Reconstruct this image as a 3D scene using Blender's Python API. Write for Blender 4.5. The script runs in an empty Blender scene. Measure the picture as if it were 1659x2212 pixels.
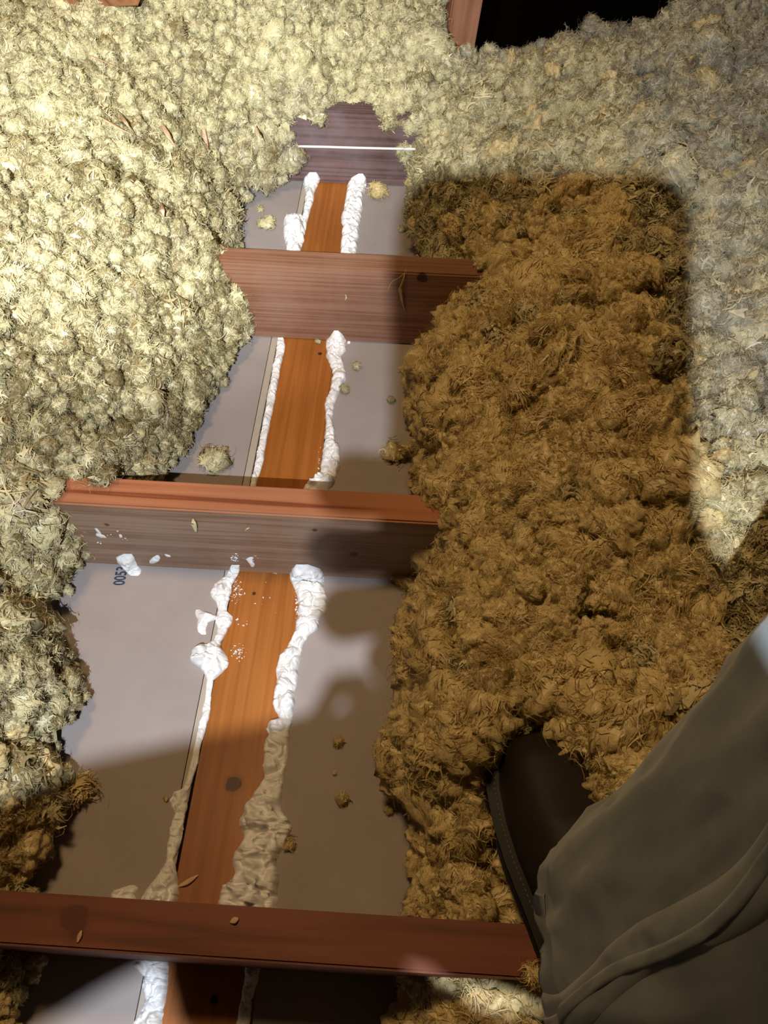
import bpy, bmesh, math, random
import numpy as np
from mathutils import Vector, Matrix, Euler

random.seed(7)
rng = np.random.default_rng(7)
SC = bpy.context.scene
COL = SC.collection

# ------------------------------------------------------------------ camera
FPX = 1600.0
CX, CH, YAW, PIT, ROL = 0.15466, 0.80924, -0.03537, 0.98172, 0.02492
_f = np.array([math.sin(YAW)*math.cos(PIT), math.cos(YAW)*math.cos(PIT), -math.sin(PIT)])
_r0 = np.array([math.cos(YAW), -math.sin(YAW), 0.0])
_u0 = np.cross(_r0, _f)
CR = math.cos(ROL)*_r0 + math.sin(ROL)*_u0
CU = -math.sin(ROL)*_r0 + math.cos(ROL)*_u0
CF = _f
CAM = np.array([CX, 0.0, CH])

def cam_matrix(offset=(0, 0, 0)):
    o = CAM + CR*offset[0] + CU*offset[1] - CF*offset[2]
    m = Matrix.Identity(4)
    for i in range(3):
        m[i][0] = CR[i]; m[i][1] = CU[i]; m[i][2] = -CF[i]; m[i][3] = o[i]
    return m

def CW(x, y, b):
    """point given right / up / behind the phone's lens, in world space"""
    return CAM + CR*x + CU*y - CF*b

def ray(px, py):
    return CF*FPX + CR*(px-829.5) - CU*(py-1106.0)

def U(px, py, z=0.0):
    d = ray(px, py); t = (z-CH)/d[2]
    return CAM + d*t

def UY(px, py, yw):
    d = ray(px, py); t = yw/d[1]
    return CAM + d*t

cd = bpy.data.cameras.new('camera'); cam = bpy.data.objects.new('camera', cd); COL.objects.link(cam)
cam.matrix_world = cam_matrix()
cd.sensor_fit = 'VERTICAL'; cd.sensor_height = 36.0; cd.lens = FPX/2212.0*36.0
cd.clip_start = 0.01; cd.clip_end = 50
SC.camera = cam

# ------------------------------------------------------------------ view, world
vs = SC.view_settings
vs.view_transform = 'Standard'; vs.look = 'None'; vs.gamma = 1.0; vs.exposure = 0.0; vs.use_curve_mapping = False
W = bpy.data.worlds.new('attic_dark'); SC.world = W; W.use_nodes = True
bg = W.node_tree.nodes['Background']; bg.inputs[0].default_value = (1.0, 0.6, 0.3, 1); bg.inputs[1].default_value = 0.014
SC.cycles.max_bounces = 8; SC.cycles.diffuse_bounces = 4; SC.cycles.use_adaptive_sampling = True; SC.cycles.adaptive_threshold = 0.03; SC.cycles.glossy_bounces = 2; SC.cycles.transmission_bounces = 4
SC.cycles.sample_clamp_indirect = 3.0

# ------------------------------------------------------------------ lights
LAMP = CW(-0.068, -0.081, 0.225)          # the head lamp behind the phone
def spot(name, loc, target, power, color, size, blend, radius):
    l = bpy.data.lights.new(name, 'SPOT'); l.energy = power; l.color = color
    l.spot_size = math.radians(size); l.spot_blend = blend; l.shadow_soft_size = radius
    o = bpy.data.objects.new(name, l); COL.objects.link(o)
    o.location = loc
    o.rotation_euler = (Vector(target)-Vector(loc)).to_track_quat('-Z', 'Y').to_euler()
    return o
spot('headlamp_flood', LAMP, U(540, 1000, 0.1), 55.0, (0.88, 0.93, 1.0), 128, 1.0, 0.003)
spot('headlamp_beam', LAMP, U(310, 70, 0.25), 155.0, (0.90, 0.95, 0.96), 46, 1.0, 0.003)
wb = bpy.data.lights.new('warm_fill', 'POINT'); wb.energy = 41.0; wb.color = (1.0, 0.65, 0.31); wb.shadow_soft_size = 0.10  # unseen fill lamp, added in place of warm bounce light in the shadows
wo = bpy.data.objects.new('warm_fill', wb); COL.objects.link(wo); wo.location = (-0.14, 0.55, 1.65)

# ------------------------------------------------------------------ helpers
def tag(o, label=None, cat=None, group=None, kind=None):
    if label: o['label'] = label
    if cat: o['category'] = cat
    if group: o['group'] = group
    if kind: o['kind'] = kind
    return o

def mesh_np(name, V, F, mats, parent=None, smooth=True, attrs=None, midx=None):
    """V (n,3), F list/array of faces"""
    me = bpy.data.meshes.new(name)
    me.from_pydata([tuple(v) for v in np.asarray(V, float)], [], [tuple(int(i) for i in f) for f in F])
    for m in (mats if isinstance(mats, (list, tuple)) else [mats]): me.materials.append(m)
    if smooth: me.polygons.foreach_set('use_smooth', [True]*len(me.polygons))
    if midx is not None: me.polygons.foreach_set('material_index', midx)
    me.update()
    o = bpy.data.objects.new(name, me); COL.objects.link(o)
    if parent: o.parent = parent
    return o

def empty(name, loc, parent=None):
    o = bpy.data.objects.new(name, None); COL.objects.link(o); o.location = loc
    o.empty_display_size = .05
    return o

def hash3(ix, iy, iz, s):
    h = (ix*374761393 + iy*668265263 + iz*2147483647 + s*1274126177) & 0xffffffff
    h = ((h ^ (h >> 13))*1274126177) & 0xffffffff
    return ((h ^ (h >> 16)) & 0xffff)/65535.0

def vnoise(P, s=0):
    P = np.asarray(P, float); i = np.floor(P).astype(np.int64); f = P-i; f = f*f*(3-2*f)
    r = 0
    for dx in (0, 1):
        for dy in (0, 1):
            for dz in (0, 1):
                w = (f[..., 0] if dx else 1-f[..., 0])*(f[..., 1] if dy else 1-f[..., 1])*(f[..., 2] if dz else 1-f[..., 2])
                r = r + w*hash3(i[..., 0]+dx, i[..., 1]+dy, i[..., 2]+dz, s)
    return r*2-1

def fbm(P, oct=4, s=0, ridge=False):
    P = np.asarray(P, float); a = 1.0; t = 0; n = 0
    for k in range(oct):
        v = vnoise(P*(2.03**k)+k*17.3, s+k)
        if ridge: v = 1-2*np.abs(v)
        t = t+a*v; n += a; a *= 0.5
    return t/n

# ------------------------------------------------------------------ materials
def newmat(name):
    m = bpy.data.materials.new(name); m.use_nodes = True
    nt = m.node_tree; nt.nodes.clear()
    out = nt.nodes.new('ShaderNodeOutputMaterial')
    return m, nt, out

def N(nt, t, **kw):
    n = nt.nodes.new(t)
    for k, v in kw.items():
        if k.startswith('i_'):
            key = k[2:]
            n.inputs[int(key) if key.isdigit() else key.replace('_', ' ')].default_value = v
        else: setattr(n, k, v)
    return n

def ramp(nt, stops):
    r = nt.nodes.new('ShaderNodeValToRGB'); e = r.color_ramp.elements
    e[0].position, e[0].color = stops[0][0], (*stops[0][1], 1)
    e[1].position, e[1].color = stops[-1][0], (*stops[-1][1], 1)
    for p, c in stops[1:-1]:
        q = e.new(p); q.color = (*c, 1)
    return r

def mixc(nt, a, b, fac, mode='MIX'):
    m = nt.nodes.new('ShaderNodeMix'); m.data_type = 'RGBA'; m.blend_type = mode
    def put(sock, v):
        if hasattr(v, 'links') or hasattr(v, 'is_output'): nt.links.new(v, sock)
        elif isinstance(v, (tuple, list)): sock.default_value = (*v, 1) if len(v) == 3 else v
        else: sock.default_value = v
    put(m.inputs[0], fac); put(m.inputs[6], a); put(m.inputs[7], b)
    return m.outputs[2]

def wood(name, stops, along='X', grain=34, rough=0.55, seed=0.0, streak=0.5, knots=(), ringscale=1.0, bump=0.25, spec=0.35, stain=None):
    m, nt, out = newmat(name)
    L = nt.links
    tc = N(nt, 'ShaderNodeTexCoord'); mp = N(nt, 'ShaderNodeMapping')
    L.new(tc.outputs['Object'], mp.inputs[0])
    s = (1.3, grain, grain) if along == 'X' else (grain, 1.3, grain)
    mp.inputs['Scale'].default_value = s
    mp.inputs['Location'].default_value = (seed*3.1, seed*1.7, seed*2.3)
    # knots bend the grain
    dist = N(nt, 'ShaderNodeTexNoise', i_Scale=1.0*ringscale, i_Detail=3.0, i_Roughness=0.5)
    L.new(mp.outputs[0], dist.inputs['Vector'])
    big = N(nt, 'ShaderNodeTexNoise', i_Scale=5.0, i_Detail=2.0)
    L.new(tc.outputs['Object'], big.inputs['Vector'])
    mul = N(nt, 'ShaderNodeMath', operation='MULTIPLY', i_1=9.0); L.new(dist.outputs[0], mul.inputs[0])
    fr = N(nt, 'ShaderNodeMath', operation='PINGPONG', i_1=1.0); L.new(mul.outputs[0], fr.inputs[0])
    fine = N(nt, 'ShaderNodeTexNoise', i_Scale=6.0, i_Detail=4.0, i_Roughness=0.65)
    L.new(mp.outputs[0], fine.inputs['Vector'])
    mx = N(nt, 'ShaderNodeMix'); mx.data_type = 'FLOAT'; mx.inputs[0].default_value = 1-streak
    L.new(fr.outputs[0], mx.inputs[2]); L.new(fine.outputs[0], mx.inputs[3])
    cr = ramp(nt, stops); L.new(mx.outputs[0], cr.inputs[0])
    br = ramp(nt, [(0.3, (0.78, 0.78, 0.78)), (0.7, (1.12, 1.12, 1.12))]); L.new(big.outputs[0], br.inputs[0])
    c = mixc(nt, cr.outputs[0], br.outputs[0], 1.0, 'MULTIPLY')
    if stain:
        n = N(nt, 'ShaderNodeTexNoise', i_Scale=stain[1], i_Detail=5.0, i_Roughness=0.7); L.new(tc.outputs['Object'], n.inputs['Vector'])
        sr = ramp(nt, [(0.42, (0, 0, 0)), (0.68, (1, 1, 1))]); L.new(n.outputs[0], sr.inputs[0])
        fm = N(nt, 'ShaderNodeMath', operation='MULTIPLY', i_1=stain[2]); L.new(sr.outputs[0], fm.inputs[0])
        c = mixc(nt, c, stain[0], fm.outputs[0])
    for (kx, ky, kz, kr, kc) in knots:
        vm = N(nt, 'ShaderNodeVectorMath', operation='DISTANCE'); vm.inputs[1].default_value = (kx, ky, kz)
        wn = N(nt, 'ShaderNodeTexNoise', i_Scale=60.0, i_Detail=2.0); L.new(tc.outputs['Object'], wn.inputs['Vector'])
        L.new(tc.outputs['Object'], vm.inputs[0])
        ad = N(nt, 'ShaderNodeMath', operation='MULTIPLY_ADD', i_1=kr*0.9, i_2=-kr*0.45); L.new(wn.outputs[0], ad.inputs[0])
        sm = N(nt, 'ShaderNodeMath', operation='ADD'); L.new(vm.outputs['Value'], sm.inputs[0]); L.new(ad.outputs[0], sm.inputs[1])
        dv = N(nt, 'ShaderNodeMath', operation='DIVIDE', i_1=kr); L.new(sm.outputs[0], dv.inputs[0])
        kr_ = ramp(nt, [(0.0, (1, 1, 1)), (0.35, (.9, .9, .9)), (0.55, (.95, .95, .95)), (0.66, (.25, .25, .25)), (1.0, (0, 0, 0))]); L.new(dv.outputs[0], kr_.inputs[0])
        c = mixc(nt, c, kc, kr_.outputs[0])
    b = N(nt, 'ShaderNodeBsdfPrincipled', i_Roughness=rough); b.inputs['Specular IOR Level'].default_value = spec
    L.new(c, b.inputs['Base Color'])
    bp = N(nt, 'ShaderNodeBump', i_Strength=bump, i_Distance=0.0006); L.new(fine.outputs[0], bp.inputs['Height']); L.new(bp.outputs[0], b.inputs['Normal'])
    L.new(b.outputs[0], out.inputs[0])
    return m

def plain(name, col, rough=0.6, spec=0.3, noise=None, bump=None, metal=0.0, sheen=0.0):
    m, nt, out = newmat(name); L = nt.links
    b = N(nt, 'ShaderNodeBsdfPrincipled', i_Roughness=rough, i_Metallic=metal); b.inputs['Specular IOR Level'].default_value = spec
    b.inputs['Base Color'].default_value = (*col, 1)
    if sheen: b.inputs['Sheen Weight'].default_value = sheen
    tc = N(nt, 'ShaderNodeTexCoord')
    if noise:
        n = N(nt, 'ShaderNodeTexNoise', i_Scale=noise[0], i_Detail=5.0, i_Roughness=0.6); L.new(tc.outputs['Object'], n.inputs['Vector'])
        r = ramp(nt, [(0.3, tuple(x*(1-noise[1]) for x in col)), (0.7, tuple(min(1, x*(1+noise[1])) for x in col))]); L.new(n.outputs[0], r.inputs[0])
        L.new(r.outputs[0], b.inputs['Base Color'])
    if bump:
        n2 = N(nt, 'ShaderNodeTexNoise', i_Scale=bump[0], i_Detail=4.0); L.new(tc.outputs['Object'], n2.inputs['Vector'])
        bp = N(nt, 'ShaderNodeBump', i_Strength=bump[1], i_Distance=bump[2]); L.new(n2.outputs[0], bp.inputs['Height']); L.new(bp.outputs[0], b.inputs['Normal'])
    L.new(b.outputs[0], out.inputs[0])
    return m

def wool(name, ca, cb, dust, dustamt=0.0, transl=0.3):
    """fluffy mineral wool: every shred a little different, grey house dust in patches"""
    m, nt, out = newmat(name); L = nt.links
    at = N(nt, 'ShaderNodeAttribute', attribute_name='tint'); at.attribute_type = 'INSTANCER'
    dt = N(nt, 'ShaderNodeAttribute', attribute_name='dust'); dt.attribute_type = 'INSTANCER'
    geo = N(nt, 'ShaderNodeNewGeometry')
    n1 = N(nt, 'ShaderNodeTexNoise', i_Scale=38.0, i_Detail=3.0, i_Roughness=0.6); L.new(geo.outputs['Position'], n1.inputs['Vector'])
    ri = N(nt, 'ShaderNodeMath', operation='MULTIPLY_ADD', i_1=0.62, i_2=-0.28); L.new(geo.outputs['Random Per Island'], ri.inputs[0])
    ad = N(nt, 'ShaderNodeMath', operation='ADD'); L.new(n1.outputs[0], ad.inputs[0]); L.new(ri.outputs[0], ad.inputs[1])
    a2 = N(nt, 'ShaderNodeMath', operation='ADD'); L.new(ad.outputs[0], a2.inputs[0]); L.new(at.outputs['Fac'], a2.inputs[1])
    r = ramp(nt, [(0.25, ca), (0.75, cb)]); L.new(a2.outputs[0], r.inputs[0])
    n2 = N(nt, 'ShaderNodeTexNoise', i_Scale=14.0, i_Detail=6.0, i_Roughness=0.7); L.new(geo.outputs['Position'], n2.inputs['Vector'])
    a3 = N(nt, 'ShaderNodeMath', operation='MULTIPLY_ADD', i_1=1.7); L.new(n2.outputs[0], a3.inputs[0])
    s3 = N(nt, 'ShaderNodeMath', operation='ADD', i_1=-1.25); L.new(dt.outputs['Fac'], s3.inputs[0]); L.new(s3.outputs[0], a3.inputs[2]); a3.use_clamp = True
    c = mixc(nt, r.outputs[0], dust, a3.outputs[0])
    d = N(nt, 'ShaderNodeBsdfDiffuse', i_Roughness=0.9); L.new(c, d.inputs[0])
    t = N(nt, 'ShaderNodeBsdfTranslucent'); L.new(c, t.inputs[0])
    n4 = N(nt, 'ShaderNodeTexNoise', i_Scale=420.0, i_Detail=5.0, i_Roughness=.7, i_Distortion=1.2); L.new(geo.outputs['Position'], n4.inputs['Vector'])
    bp = N(nt, 'ShaderNodeBump', i_Strength=1.0, i_Distance=0.0022); L.new(n4.outputs[0], bp.inputs['Height'])
    L.new(bp.outputs[0], d.inputs['Normal'])
    g = N(nt, 'ShaderNodeBsdfGlossy', i_Roughness=0.45); g.inputs[0].default_value = (1, 1, 1, 1)
    mxs = N(nt, 'ShaderNodeMixShader', i_0=transl); L.new(d.outputs[0], mxs.inputs[1]); L.new(t.outputs[0], mxs.inputs[2])
    mg = N(nt, 'ShaderNodeMixShader', i_0=0.04); L.new(mxs.outputs[0], mg.inputs[1]); L.new(g.outputs[0], mg.inputs[2])
    L.new(mg.outputs[0], out.inputs[0])
    return m

M_J1 = wood('joist_wood_dusty', [(0.2, (.070, .036, .034)), (0.5, (.12, .066, .060)), (0.85, (.16, .10, .095))], grain=70, seed=1, rough=.5, stain=((.20, .155, .17), 9.0, .55))
M_J2 = wood('joist_wood_brown', [(0.2, (.155, .064, .033)), (0.5, (.245, .112, .064)), (0.85, (.29, .15, .092))], grain=110, seed=2.3, rough=.45, stain=((.32, .20, .155), 6.0, .35), knots=((.17, .853, .128, .012, (.05, .015, .008)),))
M_J3 = wood('joist_wood_taupe', [(0.2, (.19, .105, .062)), (0.5, (.275, .17, .11)), (0.85, (.32, .215, .15))], grain=60, seed=4.1, rough=.5, stain=((.32, .245, .185), 7.0, .4),
            knots=((-.176, .438, .095, .0045, (.10, .04, .02)), (.062, .438, .108, .0045, (.07, .02, .01)), (.105, .438, .060, .007, (.10, .035, .015))))
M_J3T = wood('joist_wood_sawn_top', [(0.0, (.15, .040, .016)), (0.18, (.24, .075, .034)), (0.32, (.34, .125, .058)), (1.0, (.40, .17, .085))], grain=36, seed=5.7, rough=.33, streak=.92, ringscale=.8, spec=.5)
M_J4 = wood('joist_wood_red', [(0.2, (.11, .030, .015)), (0.5, (.175, .050, .026)), (0.85, (.21, .070, .038))], grain=24, seed=8.2, rough=.6, knots=((-.085, .045, .135, .020, (.09, .022, .010)),))
M_PL = wood('plate_wood_orange', [(0.15, (.25, .080, .014)), (0.5, (.33, .112, .022)), (0.85, (.38, .145, .033))], along='Y', grain=50, seed=3.3, rough=.42, streak=.35, bump=.12, spec=.22,
            knots=tuple((*U(*k[:2])[:2], 0.0, k[2], (.035, .012, .006)) for k in ((505, 1695, .0125), (549, 1282, .0035), (691, 764, .0045), (462, 2160, .006))))
M_BR = wood('brace_wood', [(0.2, (.20, .085, .045)), (0.5, (.30, .14, .08)), (0.85, (.38, .19, .12))], along='Y', grain=20, seed=6.6)
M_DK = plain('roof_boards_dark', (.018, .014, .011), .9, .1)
M_RF = wood('rafter_wood', [(0.2, (.20, .075, .028)), (0.5, (.36, .15, .062)), (0.85, (.44, .21, .10))], grain=20, seed=9.1)
M_CHIP = plain('shaving_wood', (.58, .38, .24), .6, noise=(90, .25))
M_DRY = plain('drywall_paper', (.31, .272, .262), .62, .25, noise=(16, .06), bump=(260, .18, .0006))
M_EDGE = plain('drywall_edge_paper', (.40, .35, .29), .6, .3, noise=(30, .06))
M_GAP = plain('gap_dark', (.03, .02, .015), .9, .1)
M_FOAM = plain('spray_foam', (.79, .80, .81), .42, .45, noise=(120, .05), bump=(520, .35, .0008))
M_WIRE = plain('white_cable', (.85, .85, .87), .35, .5)
M_INK = plain('stamp_ink', (.035, .055, .10), .8, .1, noise=(300, .5))
M_DENIM = None
M_WOOL_A = wool('mineral_wool_cream', (.27, .20, .078), (.75, .675, .40), (.33, .32, .30), 0, .22)
M_WOOL_SHADE = wool('mineral_wool_shade_ochre', (.48, .345, .12), (.90, .755, .40), (.28, .25, .15), 0, .28)  # shaded copy of the wool: warm shadow tone put into the colour

# ------------------------------------------------------------------ the structure
Z1 = 0.135; TH = 0.038
JY = (1.26868, 0.85358, 0.43887, 0.0238)       # front faces
X0, X1 = -1.5, 1.7

def box_bm(x0, x1, y0, y1, z0, z1, bev=0.0015, cuts=0):
    bm = bmesh.new(); r = bmesh.ops.create_cube(bm, size=1.0)
    for v in bm.verts:
        v.co = Vector(((x0+x1)/2+v.co.x*(x1-x0), (y0+y1)/2+v.co.y*(y1-y0), (z0+z1)/2+v.co.z*(z1-z0)))
    if bev: bmesh.ops.bevel(bm, geom=list(bm.edges), offset=bev, segments=2, affect='EDGES')
    return bm

def obj_bm(name, bm, mats, parent=None, smooth=False):
    me = bpy.data.meshes.new(name); bm.to_mesh(me); bm.free()
    for m in (mats if isinstance(mats, (list, tuple)) else [mats]): me.materials.append(m)
    if smooth: me.polygons.foreach_set('use_smooth', [True]*len(me.polygons))
    o = bpy.data.objects.new(name, me); COL.objects.link(o)
    if parent: o.parent = parent
    return o

HB = -0.0127
tag(obj_bm('ceiling', box_bm(X0, -0.0575, -0.6, 2.6, HB, 0, 0), M_DRY), 'grey ceiling board seen from above, left of the orange plank', None, None, 'structure')
tag(obj_bm('ceiling', box_bm(0.0485, X1, -0.6, 1.75, HB, 0, 0), M_DRY), 'grey ceiling board seen from above, right of the orange plank', None, None, 'structure')
tag(obj_bm('trim_1', box_bm(-0.0568, -0.0475, -0.6, 2.6, HB, -0.0004, .0008), M_EDGE), 'narrow tan folded paper edge of the ceiling board beside the plank', None, None, 'structure')

tag(obj_bm('wall_plate', box_bm(-0.0445, 0.0445, -0.6, 2.2, -0.038, 0, .002), M_PL),
    'orange-brown knotty plank running away under the joists between two foam lines', 'plank')

jl = ('dusty purplish-brown joist farthest away with the white cable across it',
      'red-brown joist with fine straight grain, second from the far end',
      'joist with bright orange ringed top edge and white foam flecks on its face',
      'dark red joist nearest the camera, under the boot')
for k, (y, m) in enumerate(zip(JY, (M_J1, M_J2, M_J3, M_J4))):
    bm = box_bm(X0, X1, y, y+TH, 0.0005, Z1, .0022)
    mats = [m]
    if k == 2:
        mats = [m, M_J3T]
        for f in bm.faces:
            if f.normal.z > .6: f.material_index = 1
    o = obj_bm('ceiling_joist', bm, mats)
    tag(o, jl[k], 'joist')

# roof boards far behind, darkness of the unlit depth put into their colour
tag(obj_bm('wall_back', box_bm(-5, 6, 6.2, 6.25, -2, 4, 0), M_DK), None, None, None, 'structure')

# ------------------------------------------------------------------ loose wool: plan of the bare strip
P0 = np.array([(-.11, -.30), (-.122, .018), (-.168, .09), (-.156, .129), (-.15, .18), (-.182, .201), (-.164, .253), (-.2, .316), (-.238, .355), (-.222, .434),
      (-.150, .50), (-.139, .58), (-.123, .645), (-.11, .716), (-.092, .791), (-.075, .847), (-.12, .95), (-.135, 1.083), (-.157, 1.167), (-.098, 1.228), (-.055, 1.255),
      (-.015, 1.304), (.080, 1.304), (.115, 1.27), (.142, 1.266), (.129, 1.175), (.145, 1.085), (.18, .93), (.187, .851), (.144, .733), (.159, .656), (.183, .578), (.19, .50),
      (.182, .444), (.185, .412), (.163, .35), (.162, .262), (.134, .22), (.185, .167), (.184, .076), (.174, .017), (.17, -.30)])
P1 = np.array([(-.30, -.30), (-.27, .02), (-.25, .09), (-.215, .14), (-.22, .20), (-.20, .26), (-.245, .31), (-.28, .36), (-.255, .42), (-.237, .44), (-.237, .464),
      (-.205, .49), (-.20, .58), (-.18, .65), (-.165, .72), (-.14, .79), (-.125, .84), (-.133, .887), (-.17, .93), (-.18, 1.08), (-.2, 1.16), (-.13, 1.24), (-.010, 1.265),
      (.000, 1.300), (.004, 1.3095), (.078, 1.3095), (.086, 1.27), (.150, 1.275), (.19, 1.26), (.17, 1.18), (.18, 1.1), (.240, .93), (.245, .89), (.250, .865), (.272, .85), (.24, .80),
      (.20, .73), (.21, .65), (.225, .56), (.222, .48), (.232, .444), (.24, .41), (.215, .35), (.215, .26), (.21, .21), (.24, .16), (.25, .09), (.278, .054), (.31, 0), (.31, -.30)])

P0[(P0[:, 0] > .05) & (P0[:, 1] > .5), 0] += .006; P1[(P1[:, 0] > .13) & (P1[:, 1] > .5), 0] += .008; P1[(P1[:, 0] > .13) & (P1[:, 1] < .5), 0] -= .008
def sdist(poly, X, Y):
    """signed distance, positive outside"""
    P = np.stack([X, Y], -1); n = len(poly); d = np.full(X.shape, 1e9); ins = np.zeros(X.shape, bool)
    for i in range(n):
        a = poly[i]; b = poly[(i+1) % n]; e = b-a; w = P-a
        t = np.clip((w@e)/(e@e), 0, 1)
        d = np.minimum(d, np.linalg.norm(w-t[..., None]*e, axis=-1))
        c = (a[1] <= P[..., 1]) != (b[1] <= P[..., 1])
        with np.errstate(divide='ignore', invalid='ignore'):
            xi = a[0]+(P[..., 1]-a[1])*(b[0]-a[0])/(b[1]-a[1] if b[1] != a[1] else 1e-9)
        ins ^= c & (P[..., 0] < xi)
    return np.where(ins, -d, d)

def sm(a, b, x):
    t = np.clip((x-a)/(b-a), 0, 1); return t*t*(3-2*t)

def worley(X, Y, cell, s):
    x = X/cell; y = Y/cell; ix = np.floor(x).astype(np.int64); iy = np.floor(y).astype(np.int64)
    f1 = np.full(X.shape, 9.0); f2 = np.full(X.shape, 9.0)
    for a in (-1, 0, 1):
        for b in (-1, 0, 1):
            cx = ix+a; cy = iy+b; z = cx*0
            d = np.hypot(cx+.1+.8*hash3(cx, cy, z, s)-x, cy+.1+.8*hash3(cx, cy, z+3, s)-y)
            f2 = np.where(d < f1, f1, np.minimum(f2, d)); f1 = np.minimum(f1, d)
    return f1, f2

def height(X, Y):
    d0 = sdist(P0, X, Y); d1 = sdist(P1, X, Y)
    left = X < 0.04
    HM = np.where(left, 0.27, 0.235)
    HM = HM + 0.05*sm(.9, 1.5, Y)*left + 0.03*sm(.30, .55, X)
    n = fbm(np.stack([X*6.5, Y*6.5, X*0+3.7], -1), 3, 11)
    n2 = fbm(np.stack([X*20, Y*20, X*0+1.7], -1), 3, 21)
    HM = HM + 0.045*n
    LL = np.where(left, .10, .085)
    low = .14*np.clip(d0, 0, None)/(np.clip(d0, 0, None)+np.clip(-d1, 0, None)+1e-6)
    low = np.where(d0 <= 0, -.03, low)
    hi = .14+(HM-.14)*(1-np.exp(-np.clip(d1, 0, None)/LL))
    h = np.where(d1 > 0, hi, low)
    wn = np.clip(d0/.08, .08, 1)*np.clip((d1+.03)/.10, .15, 1)
    cv = vnoise(np.stack([X*13+.5*n2, Y*13, X*0+4.4], -1), 15)
    h = h-.022*np.exp(-(cv/.10)**2)*wn
    wx = X+.02*vnoise(np.stack([X*22, Y*22, X*0+8.1], -1), 5); wy = Y+.02*vnoise(np.stack([X*22, Y*22, X*0+2.1], -1), 6)
    f1, f2 = worley(wx, wy, .075, 41); g1, g2 = worley(wx, wy, .034, 47)
    h = h+wn*(0.016*n2+.042*(.45-f1**2)-.022*np.exp(-((f2-f1)/.10)**2)+.014*(.4-g1**2))
    # lower end bay under the nearest joist
    h = np.where(Y < JY[3]+.01, np.minimum(h, .085+.3*np.clip(np.abs(X-.03)-.33, 0, 1)), h)
    # crest at the far right: the wool ends over an open dark void
    crest = sm(.17, .24, X)
    h = h-crest*(np.clip(Y-1.31-.03*np.sin(X*9)-.05*sm(.3, .7, X), 0, None)*3.2)
    # the boot presses it down, the leg stands clear of it
    for (cx, cy, r, t) in ((.285, .205, .022, .110), (.275, .165, .040, .100), (.272, .10, .040, .095), (.285, .05, .04, .09), (.37, .03, .09, .16)):
        dd = np.hypot(X-cx, Y-cy); h = np.where(dd < r+.08, np.minimum(h, t+np.clip(dd-r, 0, None)*4.5), h)
    return h

# ------------------------------------------------------------------ wool shreds (unlinked source meshes for the instancer)
def ico(sub):
    bm = bmesh.new(); bmesh.ops.create_icosphere(bm, subdivisions=sub, radius=1.0)
    V = np.array([v.co[:] for v in bm.verts]); F = [[v.index for v in f.verts] for f in bm.faces]; bm.free()
    return V, F
ICO3 = ico(3); ICO2 = ico(2)

def flakes(n, r, lmin, lmax, wmin, wmax, seed, curl=1.6, outward=.35, rows=5, rs=None):
    """curved tapering shreds lying around a sphere of radius r"""
    R_ = np.random.default_rng(seed); V = []; F = []
    for k in range(n):
        p = R_.normal(size=3); p /= np.linalg.norm(p); nrm = p.copy()
        t = np.cross(nrm, R_.normal(size=3)); t /= np.linalg.norm(t)
        t = t+nrm*R_.uniform(-.1, outward*2); t /= np.linalg.norm(t)
        L = R_.uniform(lmin, lmax); w = R_.uniform(wmin, wmax); cu = R_.normal()*curl; cu2 = R_.normal()*curl
        q = p*r*R_.uniform(.7, 1.05); side = np.cross(t, nrm); side /= np.linalg.norm(side)
        base = len(V)
        for j in range(rows):
            s = j/(rows-1); ww = w*(math.sin(math.pi*(.08+.86*s))**.7)*.5
            up = np.cross(side, t)
            V += [q-side*ww, q+up*ww*.55, q+side*ww]
            t = t+(side*cu+up*cu2)*(1/(rows-1))*.8; t /= np.linalg.norm(t)
            side = side-t*(side@t); side /= np.linalg.norm(side)
            q = q+t*L/(rows-1)
            if j:
                a = base+(j-1)*3
                F += [(a, a+1, a+4, a+3), (a+1, a+2, a+5, a+4)]
    return np.array(V), F

def template(name, core, nfl, nhair, seed, mat, fl=(.7, 1.5, .12, .26), hair=(1.0, 2.2), curl=1.6, amp=.34, ic=ICO2, outw=.22):
    V, F = ic
    V = V.copy(); n = fbm(V*1.7+seed*7.7, 3, seed, True); n2 = fbm(V*4.0+seed*3.1, 2, seed+5, True)
    V = V*(core*(1+amp*n+.5*amp*n2))[:, None] if np.ndim(core) == 0 else V
    sx = np.random.default_rng(seed).uniform(.8, 1.25, 3); V = V*sx
    allV = [V]; allF = list(F); off = len(V)
    v, f = flakes(nfl, core*1.0, fl[0], fl[1], fl[2], fl[3], seed+100, curl, outw)
    allV.append(v*sx); allF += [tuple(i+off for i in q) for q in f]; off += len(v)
    if nhair:
        v, f = flakes(nhair, core*1.05, hair[0], hair[1], .010, .030, seed+200, curl*1.5, .35, 6)
        allV.append(v*sx); allF += [tuple(i+off for i in q) for q in f]
    V = np.concatenate(allV)
    me = bpy.data.meshes.new(name); me.from_pydata([tuple(x) for x in V], [], [tuple(q) for q in allF])
    me.materials.append(mat); me.polygons.foreach_set('use_smooth', [True]*len(me.polygons)); me.update()
    return bpy.data.objects.new(name, me)

ICO4 = ico(4)

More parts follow.
